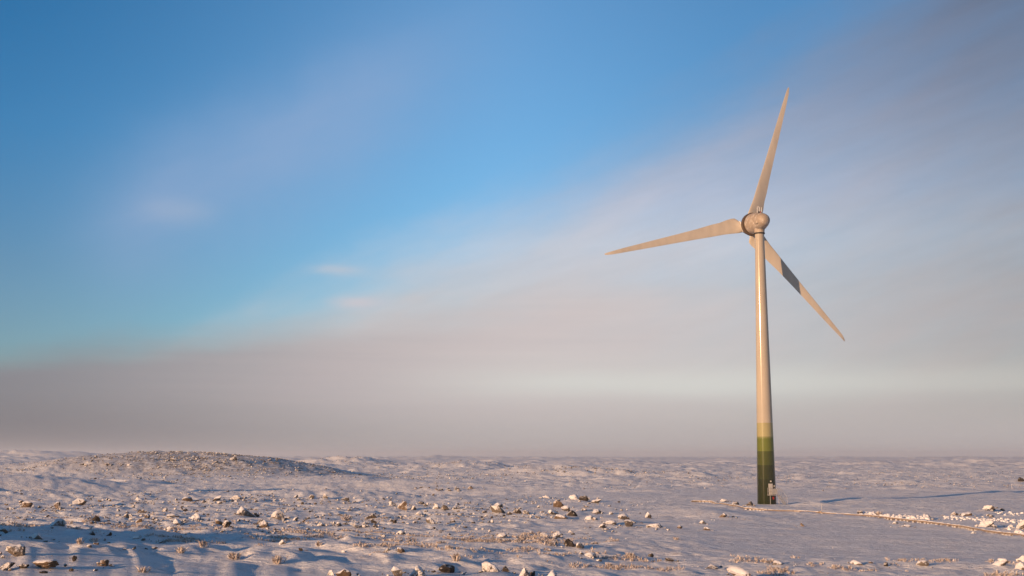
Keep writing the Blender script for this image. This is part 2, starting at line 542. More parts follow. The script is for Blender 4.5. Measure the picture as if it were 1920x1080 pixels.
SNOW = snow_material()
ROCK = {
    'brown': rock_material('brown_frosted_stone', (0.075, 0.048, 0.03, 1), (0.17, 0.115, 0.075, 1), 0.27),
    'grey': rock_material('grey_frosted_stone', (0.065, 0.055, 0.05, 1), (0.17, 0.145, 0.125, 1), 0.36),
    'dark': rock_material('dark_bare_stone', (0.032, 0.026, 0.022, 1), (0.085, 0.065, 0.05, 1), 0.08),
    'pale': rock_material('pale_rimed_stone', (0.085, 0.068, 0.055, 1), (0.22, 0.18, 0.15, 1), 0.50),
}
m_, t_, b_ = material('soft_snow')
t_.put(b_.inputs['Base Color'], t_.mix(t_.noise(pos(t_), 2.0, 4), (0.82, 0.81, 0.82, 1), (0.76, 0.74, 0.75, 1)))
b_.inputs['Roughness'].default_value = 0.8
b_.inputs['Specular IOR Level'].default_value = 0.2
bump(t_, b_, t_.noise(pos(t_), 9.0, 3), 0.4, 0.05)
SOFT = m_
m_, t_, b_ = material('rimed_twigs')
t_.put(b_.inputs['Base Color'], t_.mix(t_.step(t_.noise(pos(t_), 6.0, 4), 0.35, 0.65), (0.33, 0.25, 0.20, 1), (0.72, 0.66, 0.63, 1)))
b_.inputs['Roughness'].default_value = 0.9
b_.inputs['Specular IOR Level'].default_value = 0.1
TWIG = m_

def paint(name, col, rough=0.28, grime=0.25, col2=None, spec=0.5, scale=0.6):
    m, t, b = material(name)
    P = objc(t)
    mp = t.new('ShaderNodeMapping')
    mp.inputs['Scale'].default_value = (1, 1, 0.25)
    t.l.new(P, mp.inputs[0])
    n = t.noise(mp.outputs[0], scale, 6, 0.6)
    n2 = t.noise(P, 7.0, 3, 0.5)
    dk = tuple(c * (1 - grime) for c in col[:3]) + (1,)
    t.put(b.inputs['Base Color'], t.mix(t.step(n, 0.35, 0.7), col, col2 or dk))
    t.put(b.inputs['Roughness'], t.add(rough - 0.02, t.mul(n2, 0.04)))
    b.inputs['Specular IOR Level'].default_value = spec
    return m

WHITE = paint('tower_cream_paint', (0.43, 0.375, 0.30, 1), 0.10, 0.14, spec=0.2)
BLADE = paint('blade_cream_paint', (0.47, 0.42, 0.355, 1), 0.45, 0.14)
STEEL = paint('galvanised_steel', (0.36, 0.35, 0.34, 1), 0.45, 0.3, scale=4)
BLACK = paint('dark_rubber_seal', (0.025, 0.024, 0.024, 1), 0.6, 0.2)
MASTW = paint('white_mast_paint', (0.75, 0.74, 0.72, 1), 0.4, 0.1)
GENB = paint('brown_generator_shell', (0.105, 0.072, 0.05, 1), 0.5, 0.35, spec=0.25, scale=2)
DOORW = paint('white_door_paint', (0.50, 0.48, 0.46, 1), 0.4, 0.1)
RED = paint('red_box_paint', (0.28, 0.016, 0.012, 1), 0.4, 0.1)
PALEWOOD = paint('frosted_timber', (0.29, 0.22, 0.175, 1), 0.85, 0.45, spec=0.15, scale=5)
WOOD = paint('weathered_timber', (0.20, 0.13, 0.085, 1), 0.8, 0.45, spec=0.2, scale=5)
GREENS = [paint('dark_green_band_paint', (0.020, 0.024, 0.004, 1), 0.10, 0.15, spec=0.5),
          paint('deep_green_band_paint', (0.030, 0.034, 0.005, 1), 0.10, 0.15, spec=0.5),
          paint('mid_green_band_paint', (0.058, 0.066, 0.008, 1), 0.10, 0.15, spec=0.5),
          paint('leaf_green_band_paint', (0.12, 0.138, 0.020, 1), 0.10, 0.12, spec=0.45),
          paint('pale_olive_band_paint', (0.34, 0.30, 0.15, 1), 0.10, 0.1, spec=0.4)]
# rimed nacelle shell
m_, t_, b_ = material('rimed_nacelle_shell')
P_ = objc(t_)
n_ = t_.noise(P_, 1.6, 6, 0.65)
n2_ = t_.noise(P_, 7.0, 4, 0.6)
col_ = t_.mix(t_.step(n_, 0.42, 0.62), (0.31, 0.245, 0.185, 1), (0.40, 0.33, 0.26, 1))
col_ = t_.mix(t_.step(t_.add(n2_, t_.mul(n_, 0.6)), 0.88, 1.02), col_, (0.66, 0.62, 0.58, 1))
t_.put(b_.inputs['Base Color'], col_)
b_.inputs['Roughness'].default_value = 0.55
bump(t_, b_, n2_, 0.15, 0.02)
SHELL = m_

# ------------------------------------------------------------------ rocks: what stands where (pixels of the 1920 x 1080 photograph)
# x, y of the foot, width, height, stone, label
ROCKS = [
    (285, 853, 8, 6, 'grey', 'small stone standing on the very top of the stony hill'),
    (324, 864, 14, 6, 'grey', 'grey stone on the sunlit slope just right of the hilltop'),
    (438, 864, 16, 8, 'dark', 'dark stone on the right shoulder of the stony hill'),
    (35, 1042, 36, 17, 'pale', 'pale boulder with a dark right end and snow drifted against it, at the left edge'),
    (20, 1068, 26, 12, 'dark', 'dark low rock in the bottom left corner'),
    (42, 1067, 18, 9, 'dark', 'dark flat rock right of the bottom left corner rock'),
    (88, 1063, 50, 11, 'brown', 'long low brown rock half buried in a drift, bottom left'),
    (198, 1062, 22, 12, 'brown', 'brown hump shaped rock alone near the bottom left, with a dark right side'),
    (69, 1014, 26, 12, 'pale', 'rounded snow covered hump above the pale left edge boulder'),
    (110, 989, 26, 13, 'pale', 'pointed pale rock in the left foreground like a small peak'),
    (50, 953, 22, 11, 'brown', 'peaked brown rock farthest left on the near stony ground'),
    (107, 955, 14, 12, 'brown', 'narrow upright brown rock near the left edge'),
    (150, 949, 26, 14, 'brown', 'jagged brown rock in two points, third peak from the left edge'),
    (179, 979, 24, 11, 'dark', 'dark cracked rock in the left foreground behind the small peak'),
    (262, 941, 24, 8, 'brown', 'flat topped brown slab on the crest of the near ground'),
    (264, 964, 18, 9, 'pale', 'pale rounded rock below the flat topped slab'),
    (237, 973, 12, 8, 'pale', 'small pale stone left of the pair of knobbly stones'),
    (275, 974, 12, 9, 'brown', 'brown knobbly stone, upper of a pair left of centre foreground'),
    (260, 982, 14, 8, 'brown', 'brown knobbly stone, lower of the pair left of centre foreground'),
    (309, 960, 10, 7, 'grey', 'small grey stone alone behind the long pale ledge'),
    (323, 971, 26, 7, 'pale', 'long pale ledge of rock rising slightly from the snow'),
    (330, 985, 22, 11, 'pale', 'pale pointed rock in front of the long pale ledge'),
    (318, 995, 13, 6, 'pale', 'small snow capped stone below the pale pointed rock'),
    (370, 977, 26, 12, 'grey', 'broken grey rock midway between two pale pointed rocks'),
    (453, 971, 34, 19, 'pale', 'large pale triangular boulder on the left, with a dark rock at its right foot'),
    (474, 971, 16, 9, 'dark', 'dark rock at the right foot of the pale triangular boulder'),
    (410, 985, 18, 10, 'brown', 'brown wedge of rock below the pale triangular boulder'),
    (426, 991, 17, 13, 'brown', 'upright reddish brown rock right of the brown wedge'),
    (254, 1012, 13, 6, 'pale', 'small pale stone, left one of two on smooth blue snow'),
    (268, 1014, 11, 6, 'grey', 'small grey stone, right one of two on smooth blue snow'),
    (138, 1050, 9, 8, 'dark', 'small black stone between the bottom left rocks'),
    (207, 1006, 12, 8, 'dark', 'small dark stone on the open snow left of the two small stones'),
    (406, 940, 17, 10, 'pale', 'pale rock on the crest, left of the pale double stone'),
    (445, 938, 20, 9, 'grey', 'grey hump on the crest of the near ground'),
    (350, 941, 26, 8, 'brown', 'ragged brown ledge on the crest of the near ground'),
    (522, 979, 26, 21, 'pale', 'tall pale rock left of centre, leaning right'),
    (497, 991, 26, 14, 'brown', 'reddish rock in front of the tall pale rock'),
    (487, 988, 14, 12, 'dark', 'black rock touching the left side of the reddish rock'),
    (551, 977, 12, 8, 'grey', 'small grey stone just right of the tall pale rock'),
    (602, 989, 20, 9, 'pale', 'flat pale slab left of the rimed bush'),
    (635, 988, 12, 8, 'pale', 'small pale slab directly below the rimed bush'),
    (668, 990, 18, 8, 'grey', 'broken grey stone right of the small pale slab'),
    (697, 974, 26, 10, 'dark', 'dark topped low rock right of the rimed bush'),
    (703, 982, 12, 7, 'dark', 'small dark stone in front of the dark topped low rock'),
    (740, 983, 9, 9, 'dark', 'small upright dark stone alone on pale snow'),
    (750, 959, 22, 18, 'brown', 'angular brown slab tilted to the left, in the middle distance'),
    (736, 951, 18, 11, 'grey', 'grey rock behind the tilted angular slab'),
    (774, 958, 16, 9, 'grey', 'grey rock at the right foot of the tilted angular slab'),
    (819, 959, 18, 12, 'pale', 'pale pointed rock, left one of three in a row'),
    (838, 960, 19, 11, 'pale', 'pale rounded rock, middle one of three in a row'),
    (857, 957, 17, 10, 'grey', 'grey rock, right one of three in a row'),
    (787, 968, 22, 8, 'pale', 'low pale rock in a drift below the three in a row'),
    (808, 983, 20, 10, 'grey', 'grey peaked stone on smooth snow left of the big round boulder'),
    (942, 969, 36, 22, 'pale', 'big round boulder with a bare brown right face, left of centre'),
    (935, 954, 18, 10, 'grey', 'grey boulder resting behind the big round boulder'),
    (970, 966, 18, 12, 'dark', 'dark rock just right of the big round boulder'),
    (986, 966, 14, 9, 'grey', 'grey stone right of the dark rock beside the big boulder'),
    (752, 1004, 20, 7, 'pale', 'flat pale stone with a snow cap on the blue hollow'),
    (765, 1017, 11, 5, 'dark', 'low dark stone below the flat pale stone'),
    (724, 1034, 11, 9, 'dark', 'dark upright stone left of the small reddish stone'),
    (755, 1036, 16, 9, 'brown', 'small reddish stone on the shaded hollow'),
    (565, 1034, 10, 8, 'dark', 'small black stone right of the tall foreground bush'),
    (529, 1023, 14, 9, 'pale', 'rounded pale stone behind the tall foreground bush'),
    (645, 1036, 11, 5, 'pale', 'tiny pale stone on the shaded snow left of the dark upright stone'),
    (620, 1083, 14, 14, 'pale', 'pale pointed stone on the bottom edge, left of the row'),
    (648, 1084, 30, 15, 'brown', 'wide brown rock on the bottom edge'),
    (740, 1083, 24, 17, 'pale', 'pale peaked rock on the bottom edge, right of the wide brown rock'),
    (785, 1083, 38, 20, 'pale', 'broad snowy boulder on the bottom edge with a dark top right'),
    (838, 1076, 34, 17, 'dark', 'dark ragged rock at the bottom between two snowy boulders'),
    (918, 1077, 38, 21, 'grey', 'grey domed boulder at the bottom, left of centre'),
    (948, 1074, 14, 13, 'dark', 'dark stone against the right side of the grey domed boulder'),
    (942, 1009, 24, 8, 'pale', 'long low pale rock in front of the big round boulder'),
    (905, 1030, 7, 5, 'dark', 'tiny black stone on the open snow in the middle'),
    (882, 918, 11, 7, 'brown', 'lone brown boulder far out, above the three in a row'),
    (582, 936, 15, 8, 'grey', 'rounded grey rock on the crest, left of its smaller twin'),
    (609, 936, 11, 8, 'grey', 'smaller rounded grey rock on the crest'),
    (650, 940, 16, 7, 'grey', 'flat grey rock at the right end of the crest'),
    (557, 935, 10, 6, 'grey', 'leftmost small stone of the row along the crest'),
    (1045, 955, 22, 16, 'brown', 'tall brown rock at the head of the middle rock pile'),
    (1060, 961, 20, 11, 'pale', 'pale block just below the tall brown rock'),
    (1074, 971, 22, 14, 'dark', 'dark brown block at the right front of the middle rock pile'),
    (1052, 974, 28, 8, 'brown', 'low brown slab at the front of the middle rock pile'),
    (1032, 968, 22, 10, 'pale', 'pale slab at the left of the middle rock pile'),
    (1015, 973, 20, 7, 'pale', 'flat snowy slab leading left from the middle rock pile'),
    (1077, 941, 24, 12, 'pale', 'pale knobbly rock at the left of the upper rock pile'),
    (1096, 942, 20, 12, 'dark', 'dark knobbly rock in the upper rock pile'),
    (1115, 945, 20, 8, 'grey', 'grey slab tapering off at the right of the upper rock pile'),
    (1030, 936, 20, 7, 'brown', 'low brown ledge left of the upper rock pile'),
    (1120, 964, 20, 8, 'brown', 'low brown rock right of the middle rock pile'),
    (1097, 958, 12, 6, 'brown', 'small brown rock between the two rock piles'),
    (1105, 977, 24, 9, 'pale', 'snow capped rock between the rock pile and the snowy heap'),
    (1170, 979, 24, 14, 'pale', 'top block of the snowy heap of slabs'),
    (1145, 987, 24, 11, 'pale', 'left block of the snowy heap of slabs'),
    (1180, 991, 20, 15, 'grey', 'tilted slab with a dark edge at the right of the snowy heap'),
    (1128, 992, 18, 8, 'pale', 'lowest left block of the snowy heap of slabs'),
    (1216, 974, 15, 12, 'grey', 'tilted grey stone right of the snowy heap'),
    (1230, 992, 34, 9, 'pale', 'long flat snowy rock with a dark right tip'),
    (1020, 1009, 18, 9, 'pale', 'pale rounded rock, left of a foreground group of four'),
    (1042, 1012, 20, 14, 'pale', 'pale peaked rock, second of a foreground group of four'),
    (1068, 1029, 22, 18, 'dark', 'dark slab standing on edge in the foreground group of four'),
    (1086, 1030, 18, 12, 'pale', 'pale slab leaning on the dark standing slab'),
    (1089, 1042, 12, 7, 'grey', 'small grey stone left of the snowy foreground mound'),
    (1107, 1046, 28, 9, 'pale', 'snow covered flat rock below the dark standing slab'),
    (1220, 1046, 12, 8, 'dark', 'small black rock on shaded snow, centre right foreground'),
    (1255, 1053, 18, 6, 'dark', 'low black rock half sunk in snow, centre right foreground'),
    (1325, 996, 13, 7, 'brown', 'small brown stone at the foot of the wide snow mound'),
    (1358, 972, 18, 8, 'brown', 'broken brown stone on the crown of the wide snow mound'),
    (1318, 983, 14, 6, 'grey', 'grey stone on the left flank of the wide snow mound'),
    (1337, 1068, 28, 9, 'pale', 'low snow covered rock behind the brown bottom boulder'),
    (1397, 1083, 46, 17, 'brown', 'wide brown boulder on the bottom edge below the turbine'),
    (982, 1083, 24, 16, 'pale', 'pale boulder on the bottom edge near the middle'),
    (1000, 1083, 12, 13, 'dark', 'dark stone beside the pale bottom middle boulder'),
    (1037, 1085, 30, 13, 'pale', 'low snowy rock on the bottom edge right of the middle'),
    (1357, 941, 16, 5, 'grey', 'flat grey stone behind the left end of the timber rail'),
    (1380, 947, 16, 6, 'dark', 'flat dark stone between the timber rail and the turbine'),
    (1407, 950, 15, 10, 'pale', 'white capped stone close to the left of the turbine foot'),
    (1507, 989, 10, 8, 'brown', 'small brown stone in a pointed drift, below the turbine'),
    (1610, 965, 10, 7, 'dark', 'black stone at the left end of the bank of snow lumps'),
    (1789, 969, 16, 8, 'brown', 'smaller of two brown blocks far right, left one'),
    (1812, 969, 26, 9, 'brown', 'larger of two brown blocks far right, right one'),
    (1851, 992, 34, 14, 'grey', 'snow topped boulder leaning over the rail, far right'),
    (1866, 992, 12, 7, 'pale', 'small pale stone right of the snow topped boulder'),
    (1912, 998, 26, 24, 'grey', 'tall grey boulder behind the rail at the right edge'),
    (1853, 961, 22, 12, 'pale', 'pale rock standing beyond the two brown blocks'),
    (1736, 976, 20, 10, 'pale', 'pale rounded rock just behind the rail'),
    (1697, 990, 18, 7, 'pale', 'low pale rock in front of the rail'),
    (1679, 983, 12, 4, 'grey', 'thin grey stone close in front of the rail'),
    (1826, 1001, 10, 4, 'grey', 'thin grey stone below the snow topped boulder'),
    (1661, 1063, 9, 9, 'dark', 'small black cube like stone at the bottom right'),
    (1728, 1063, 22, 10, 'pale', 'pale rounded rock with a black right end, bottom right'),
    (1605, 1060, 26, 8, 'pale', 'low snowy rock left of the black cube like stone'),
    (1460, 1060, 24, 7, 'grey', 'low grey ledge at the bottom, left of the snowy rocks'),
    (1880, 1064, 30, 14, 'pale', 'white topped boulder in the bottom right corner'),
    (1914, 1073, 22, 15, 'pale', 'pale block under the right edge, bottom right corner'),
    (1919, 1058, 18, 14, 'pale', 'pale block cut by the right edge above the corner block'),
    (1915, 904, 14, 8, 'dark', 'dark rock far out at the right edge'),
]
RPOS = []
for (px, py, w, h, tone, lab) in ROCKS:
    p = at(px, py - 0.12 * h, drifts=False)
    d = p.length
    s = d / FPX
    RPOS.append((p, w * s * 0.88, h * s * 0.80))
for (p, w, h), R in zip(RPOS, ROCKS):
    if w > 0.35 and R[1] > 925:
        BUMPS.append((p.x - 0.30 * w, p.y - 0.1 * w, h * (0.42 if R[4] == 'pale' else 0.26), w * 1.05, w * 0.75))

RAIL_BUMPS = []
rd = random.Random(17)
for (a_, b_) in (((1300, 942), (1400, 956)), ((1400, 956), (1600, 967)), ((1600, 967), (1925, 1008))):
    for k in range(16):
        t_ = (k + rd.random()) / 16
        p = at(a_[0] + (b_[0] - a_[0]) * t_, a_[1] + (b_[1] - a_[1]) * t_ + 1.0, drifts=False)
        RAIL_BUMPS.append((p.x, p.y, rd.uniform(0.0, 0.20), rd.uniform(0.6, 1.6), rd.uniform(0.4, 0.9)))
BUMPS += RAIL_BUMPS

# ------------------------------------------------------------------ ground sheet
def build_ground():
    fine = np.radians(np.linspace(-27.5, 27.5, 780))
    coarse = np.radians(np.linspace(27.5, 332.5, 74))[1:-1]
    A = np.concatenate([fine, coarse])
    r0 = np.array([1.2, 3, 6, 10, 15, 20, 26, 32, 38, 44, 50, 56, 61])
    r1 = 66 * np.exp(np.arange(0, math.log(1500 / 66.0), 0.0062))
    r2 = 1500 * np.exp(np.concatenate([np.arange(0.0062, math.log(5000 / 1500.0), 0.0085), np.arange(math.log(5000 / 1500.0), math.log(26000 / 1500.0), 0.025)]))
    R = np.concatenate([r0, r1, r2])
    x = R[:, None] * np.sin(A)[None, :]
    y = R[:, None] * np.cos(A)[None, :]
    z = ground(x.ravel(), y.ravel()).reshape(x.shape)
    nr, na = x.shape
    V = np.stack([x.ravel(), y.ravel(), z.ravel()], 1)
    V = np.vstack([V, [[0, 0, float(z[0].mean())]]])
    i = np.arange(nr - 1)[:, None] * na
    j = np.arange(na)[None, :]
    j2 = (j + 1) % na
    F = np.stack([(i + j).ravel(), (i + na + j).ravel(), (i + na + j2).ravel(), (i + j2).ravel()], 1)
    F = F[:, ::-1]
    c = len(V) - 1
    ring = np.stack([np.full(na, c), (np.arange(na)), (np.arange(na)), (np.arange(na) + 1) % na], 1)
    me = fast_mesh('snow_ground', V, F, SNOW)
    o = link('snow_ground', me, kind='structure')
    o['label'] = 'snow covered stony plain running out to the horizon'
    return o
build_ground()

# ------------------------------------------------------------------ rock builder
def ico(sub):
    import bmesh
    bm = bmesh.new()
    bmesh.ops.create_icosphere(bm, subdivisions=sub, radius=1.0)
    V = np.array([v.co[:] for v in bm.verts]); F = np.array([[v.index for v in f.verts] for f in bm.faces])
    bm.free()
    return V / np.linalg.norm(V, axis=1)[:, None], F
ICO = {k: ico(k) for k in (1, 2, 3, 4)}

def rock_shape(rng, sub, planes=11, sharp=24.0):
    """Angular boulder: a soft intersection of random half spaces."""
    D, F = ICO[sub]
    N = rng.normal(size=(planes, 3))
    N /= np.linalg.norm(N, axis=1)[:, None]
    dist = rng.uniform(0.62, 1.0, planes)
    c = np.maximum(D @ N.T, 0.02)
    r = dist[None, :] / c
    r = (np.minimum(r, 4.0) ** -sharp).sum(1) ** (-1.0 / sharp)
    if sub > 2:
        o = rng.uniform(-50, 50, 6)
        r *= 1 + 0.14 * vnoise(D[:, 0] * 2.1 + o[0] + D[:, 2] * 1.3, D[:, 1] * 2.1 + o[1] - D[:, 2] * 1.1, 51) + 0.07 * vnoise(D[:, 0] * 4 + o[2] + D[:, 2] * 3, D[:, 1] * 5 + o[3] + D[:, 2] * 2.0, 52)
        r *= 1 + 0.02 * rng.normal(size=len(D))
    V = D * r[:, None]
    V[:, 0] /= np.ptp(V[:, 0]); V[:, 1] /= np.ptp(V[:, 1])
    V[:, 2] -= V[:, 2].min(); V[:, 2] /= V[:, 2].max()
    return V, F

def add_rock(p, w, h, tone, label, group, sub=3, cap=True, seed=0, name='rock', cap_amount=0.5):
    rng = np.random.default_rng(seed)
    V, F = rock_shape(rng, sub)
    dep = w * rng.uniform(0.7, 1.05)
    H = h / 0.62
    S = V * np.array([w * 1.06, dep, H])
    S[:, 2] -= 0.40 * H
    tilt = Matrix.Rotation(rng.uniform(-0.12, 0.12), 3, 'X') @ Matrix.Rotation(rng.uniform(-0.15, 0.15), 3, 'Y')
    S = S @ np.array(tilt).T
    me = fast_mesh(name, S, F, ROCK[tone], smooth=False)
    o = link(name, me, loc=(p.x, p.y, p.z), label=label, cat='rock', group=group)
    if cap:
        P = S[F]
        n = np.cross(P[:, 1] - P[:, 0], P[:, 2] - P[:, 0])
        n /= np.linalg.norm(n, axis=1)[:, None] + 1e-9
        zc = P[:, :, 2].mean(1)
        keep = (n[:, 2] > (0.80 - cap_amount * 0.5)) & (zc > 0.12 * h)
        if keep.sum() > 6:
            Fk = F[keep]
            used = np.unique(Fk)
            cnt_all = np.bincount(F.ravel(), minlength=len(S)); cnt_k = np.bincount(Fk.ravel(), minlength=len(S))
            inner = cnt_all == cnt_k
            Z = S.copy()
            th = min(0.10, 0.16 * h + 0.015)
            Z[:, 2] += np.where(inner, th * (0.75 + 0.25 * rng.random(len(S))), -0.01)
            remap = -np.ones(len(S), int); remap[used] = np.arange(len(used))
            cm = fast_mesh('snow_cap', Z[used], remap[Fk], SOFT, smooth=True)
            link('snow_cap', cm, o)
    return o

G_ROCK = 'rocks scattered over the snow'
for k, ((p, w, h), (px, py, pw, ph, tone, lab)) in enumerate(zip(RPOS, ROCKS)):
    q = Vector((p.x, p.y, gz(p.x, p.y) - 0.03 * h))
    zfix = p.z + 0.16 * h
    q.z = min(q.z, zfix)
    add_rock(q, w, h * 1.02, tone, lab, G_ROCK, sub=3, cap=(pw >= 9 and tone != 'dark'), seed=100 + k,
             cap_amount={'pale': 0.62, 'grey': 0.45, 'brown': 0.28, 'dark': 0.1}[tone])

# smaller stones that nothing tells apart, a few regions
REG = [  # x0, x1, y0, y1, count, size range px, label, group
    (150, 520, 858, 876, 26, 4, 8, 'small stone among many on the upper slope of the stony hill', 'stones on the upper slope of the hill'),
    (110, 240, 868, 874, 14, 4, 8, 'small brown stone in the line along the left foot of the hill', 'line of stones at the left foot of the hill'),
    (0, 480, 938, 960, 34, 6, 13, 'small stone on the far half of the left stony ground', 'small stones on the far left ground'),
    (0, 480, 962, 1030, 26, 6, 14, 'small stone on the near half of the left stony ground', 'small stones on the near left ground'),
    (480, 930, 938, 962, 30, 5, 12, 'small stone on the crest ground left of the big round boulder', 'small stones along the middle crest'),
    (470, 720, 970, 992, 26, 5, 11, 'small stone in the rubble belt around the rimed bush', 'small stones of the rubble belt'),
    (780, 860, 905, 925, 20, 4, 8, 'small stone on the low rubble rise beyond the crest', 'stones of the low rubble rise'),
    (990, 1200, 935, 1000, 24, 5, 11, 'small stone strewn between the two rock piles and snowy heap', 'small stones round the rock piles'),
    (1640, 1915, 945, 985, 14, 5, 10, 'small stone beyond the rail on the far right', 'small stones beyond the rail'),
]
proto = {}
rs = np.random.default_rng(5)
for tone in ('brown', 'grey', 'dark', 'pale'):
    for v in range(4):
        V, F = rock_shape(rs, 2)
        S = V * np.array([1, 0.9, 1]); S[:, 2] -= 0.3
        proto[tone, v] = fast_mesh('stone', S, F, ROCK[tone], smooth=False)
for (x0, x1, y0, y1, n, s0, s1, lab, grp) in REG:
    cents = [(rs.uniform(x0, x1), rs.uniform(y0, y1)) for _ in range(max(2, n // 5))]
    for k in range(n):
        cx, cy = cents[int(rs.integers(len(cents)))]
        px = float(np.clip(cx + rs.normal() * 17, x0, x1)); py = float(np.clip(cy + rs.normal() * (y1 - y0) * 0.09, y0, y1))
        p = at(px, py)
        s = p.length / FPX * rs.uniform(s0, s1) * 0.8
        tone = str(rs.choice(['brown', 'grey', 'dark', 'pale'], p=[0.3, 0.3, 0.14, 0.26]))
        o = link('stone', proto[tone, int(rs.integers(4))], loc=p, label=lab.replace('small brown stone', 'small stone').replace('small stone', 'small %s stone' % tone), cat='stone', group=tone + ' ' + grp)
        o.scale = (s * 1.15, s * rs.uniform(0.7, 1.1), s * rs.uniform(0.4, 0.75))
        o.rotation_euler = (rs.uniform(-0.3, 0.3), rs.uniform(-0.3, 0.3), rs.uniform(0, 6.28))

# ------------------------------------------------------------------ rubble: the stones nobody could count
def build_rubble():
    D, F = ICO[1]
    D, F = D[:12] if len(D) >= 12 else D, F
    import bmesh
    bm = bmesh.new(); bmesh.ops.create_icosphere(bm, subdivisions=1, radius=1.0)
    D = np.array([v.co[:] for v in bm.verts]); F = np.array([[v.index for v in f.verts] for f in bm.faces]); bm.free()
    pts = []
    r = np.random.default_rng(21)
    def zone(n, xr, yr, size, dens=None):
        x = r.uniform(*xr, n); y = r.uniform(*yr, n)
        cl = vnoise(x / 9.0, y / 9.0, 31) + 0.6 * vnoise(x / 3.0, y / 3.0, 32) + 0.5 * vnoise(x / 40.0, y / 40.0, 33)
        keep = cl > r.uniform(-0.15, 1.0, n)
        keep &= np.abs(x / y) < 0.47
        if dens is not None:
            keep &= r.random(n) < dens(x, y)
        x, y = x[keep], y[keep]
        s = size[0] + (size[1] - size[0]) * r.random(len(x)) ** 3
        pts.append((x, y, s))
    hilld = lambda x, y: np.exp(-(((x + 98) / 66) ** 2 + ((y - 405) / 52) ** 2))
    zone(125000, (-215, 0), (330, 520), (0.16, 0.8), hilld)
    ridges = [((655 - 960) / 2331 * 800, 800, 34, 40, 9000), ((860 - 960) / 2331 * 630, 630, 30, 34, 9000), ((1070 - 960) / 2331 * 450, 450, 30, 24, 9000), ((1165 - 960) / 2331 * 430, 430, 14, 16, 3000)]
    for (rx, ry, ra, rb, rn) in ridges:
        zone(rn, (rx - ra * 1.6, rx + ra * 1.6), (ry - rb * 1.4, ry + rb * 0.8), (0.25, 0.85), lambda x, y: np.exp(-(((x - rx) / ra) ** 2 + ((y - ry) / rb) ** 2)))
    nearleft = lambda x, y: sstep(x, 12, -6) * sstep(y, 74, 105) * (0.35 + 0.65 * sstep(y, 230, 170))
    zone(70000, (-95, 18), (74, 245), (0.06, 0.48), nearleft)
    midr = lambda x, y: sstep(y, 245, 300) * sstep(y, 1000, 500) * (0.35 + 0.65 * sstep(x, -60, 20))
    zone(80000, (-160, 330), (245, 900), (0.16, 0.55), midr)
    belt = lambda x, y: sstep(x, 30, 60) * sstep(y, 255, 290) * sstep(y, 620, 430)
    zone(52000, (20, 260), (250, 620), (0.14, 0.5), belt)
    piles = lambda x, y: np.exp(-(((x - 11) / 10) ** 2 + ((y - 160) / 30) ** 2))
    zone(5000, (-12, 34), (100, 215), (0.08, 0.38), piles)
    fore = lambda x, y: 0.18 + 0 * x
    zone(2500, (-38, 38), (74, 112), (0.04, 0.14), fore)
    fx, fy, fs = [], [], []
    for (p, w, h) in RPOS:
        for _ in range(int(r.integers(8, 20))):
            a_ = r.uniform(0, 6.28); q_ = w * r.uniform(0.3, 1.9)
            fx.append(p.x + math.cos(a_) * q_); fy.append(p.y + math.sin(a_) * q_ * 0.8); fs.append(w * (0.05 + 0.33 * r.random() ** 2))
    pts.append((np.array(fx), np.array(fy), np.array(fs)))
    x = np.concatenate([p[0] for p in pts]); y = np.concatenate([p[1] for p in pts]); s = np.concatenate([p[2] for p in pts])
    away = (np.hypot(x - TX, y - TY) > 4)
    x, y, s = x[away], y[away], s[away]
    z = ground(x, y)
    n = len(x)
    J = 1 + 0.28 * r.normal(size=(n, 12, 1)) * 0.8
    V = D[None] * J
    a = r.uniform(0, 6.28, n)
    ca, sa = np.cos(a)[:, None], np.sin(a)[:, None]
    V = V * (s[:, None, None] * 0.5) * np.stack([np.ones(n), r.uniform(0.6, 1, n), r.uniform(0.45, 0.85, n)], 1)[:, None, :]
    vx = V[..., 0] * ca - V[..., 1] * sa + x[:, None]
    vy = V[..., 0] * sa + V[..., 1] * ca + y[:, None]
    vz = V[..., 2] + z[:, None] + s[:, None] * 0.08
    VV = np.stack([vx, vy, vz], -1).reshape(-1, 3)
    tone = r.random(n)
    FF = (F[None] + (np.arange(n) * 12)[:, None, None]).reshape(-1, 3)
    me = fast_mesh('rubble', VV, FF, ROCK['grey'], smooth=False)
    me.materials.append(ROCK['brown']); me.materials.append(ROCK['pale']); me.materials.append(ROCK['dark'])
    mi = np.repeat(np.where(tone < 0.34, 0, np.where(tone < 0.58, 1, np.where(tone < 0.78, 2, 3))), 20)
    me.polygons.foreach_set('material_index', mi.astype(np.int32))
    o = link('rubble', me, kind='stuff')
    o['label'] = 'countless small frosted stones strewn over the snowy plain'
    return n
N_RUB = build_rubble()

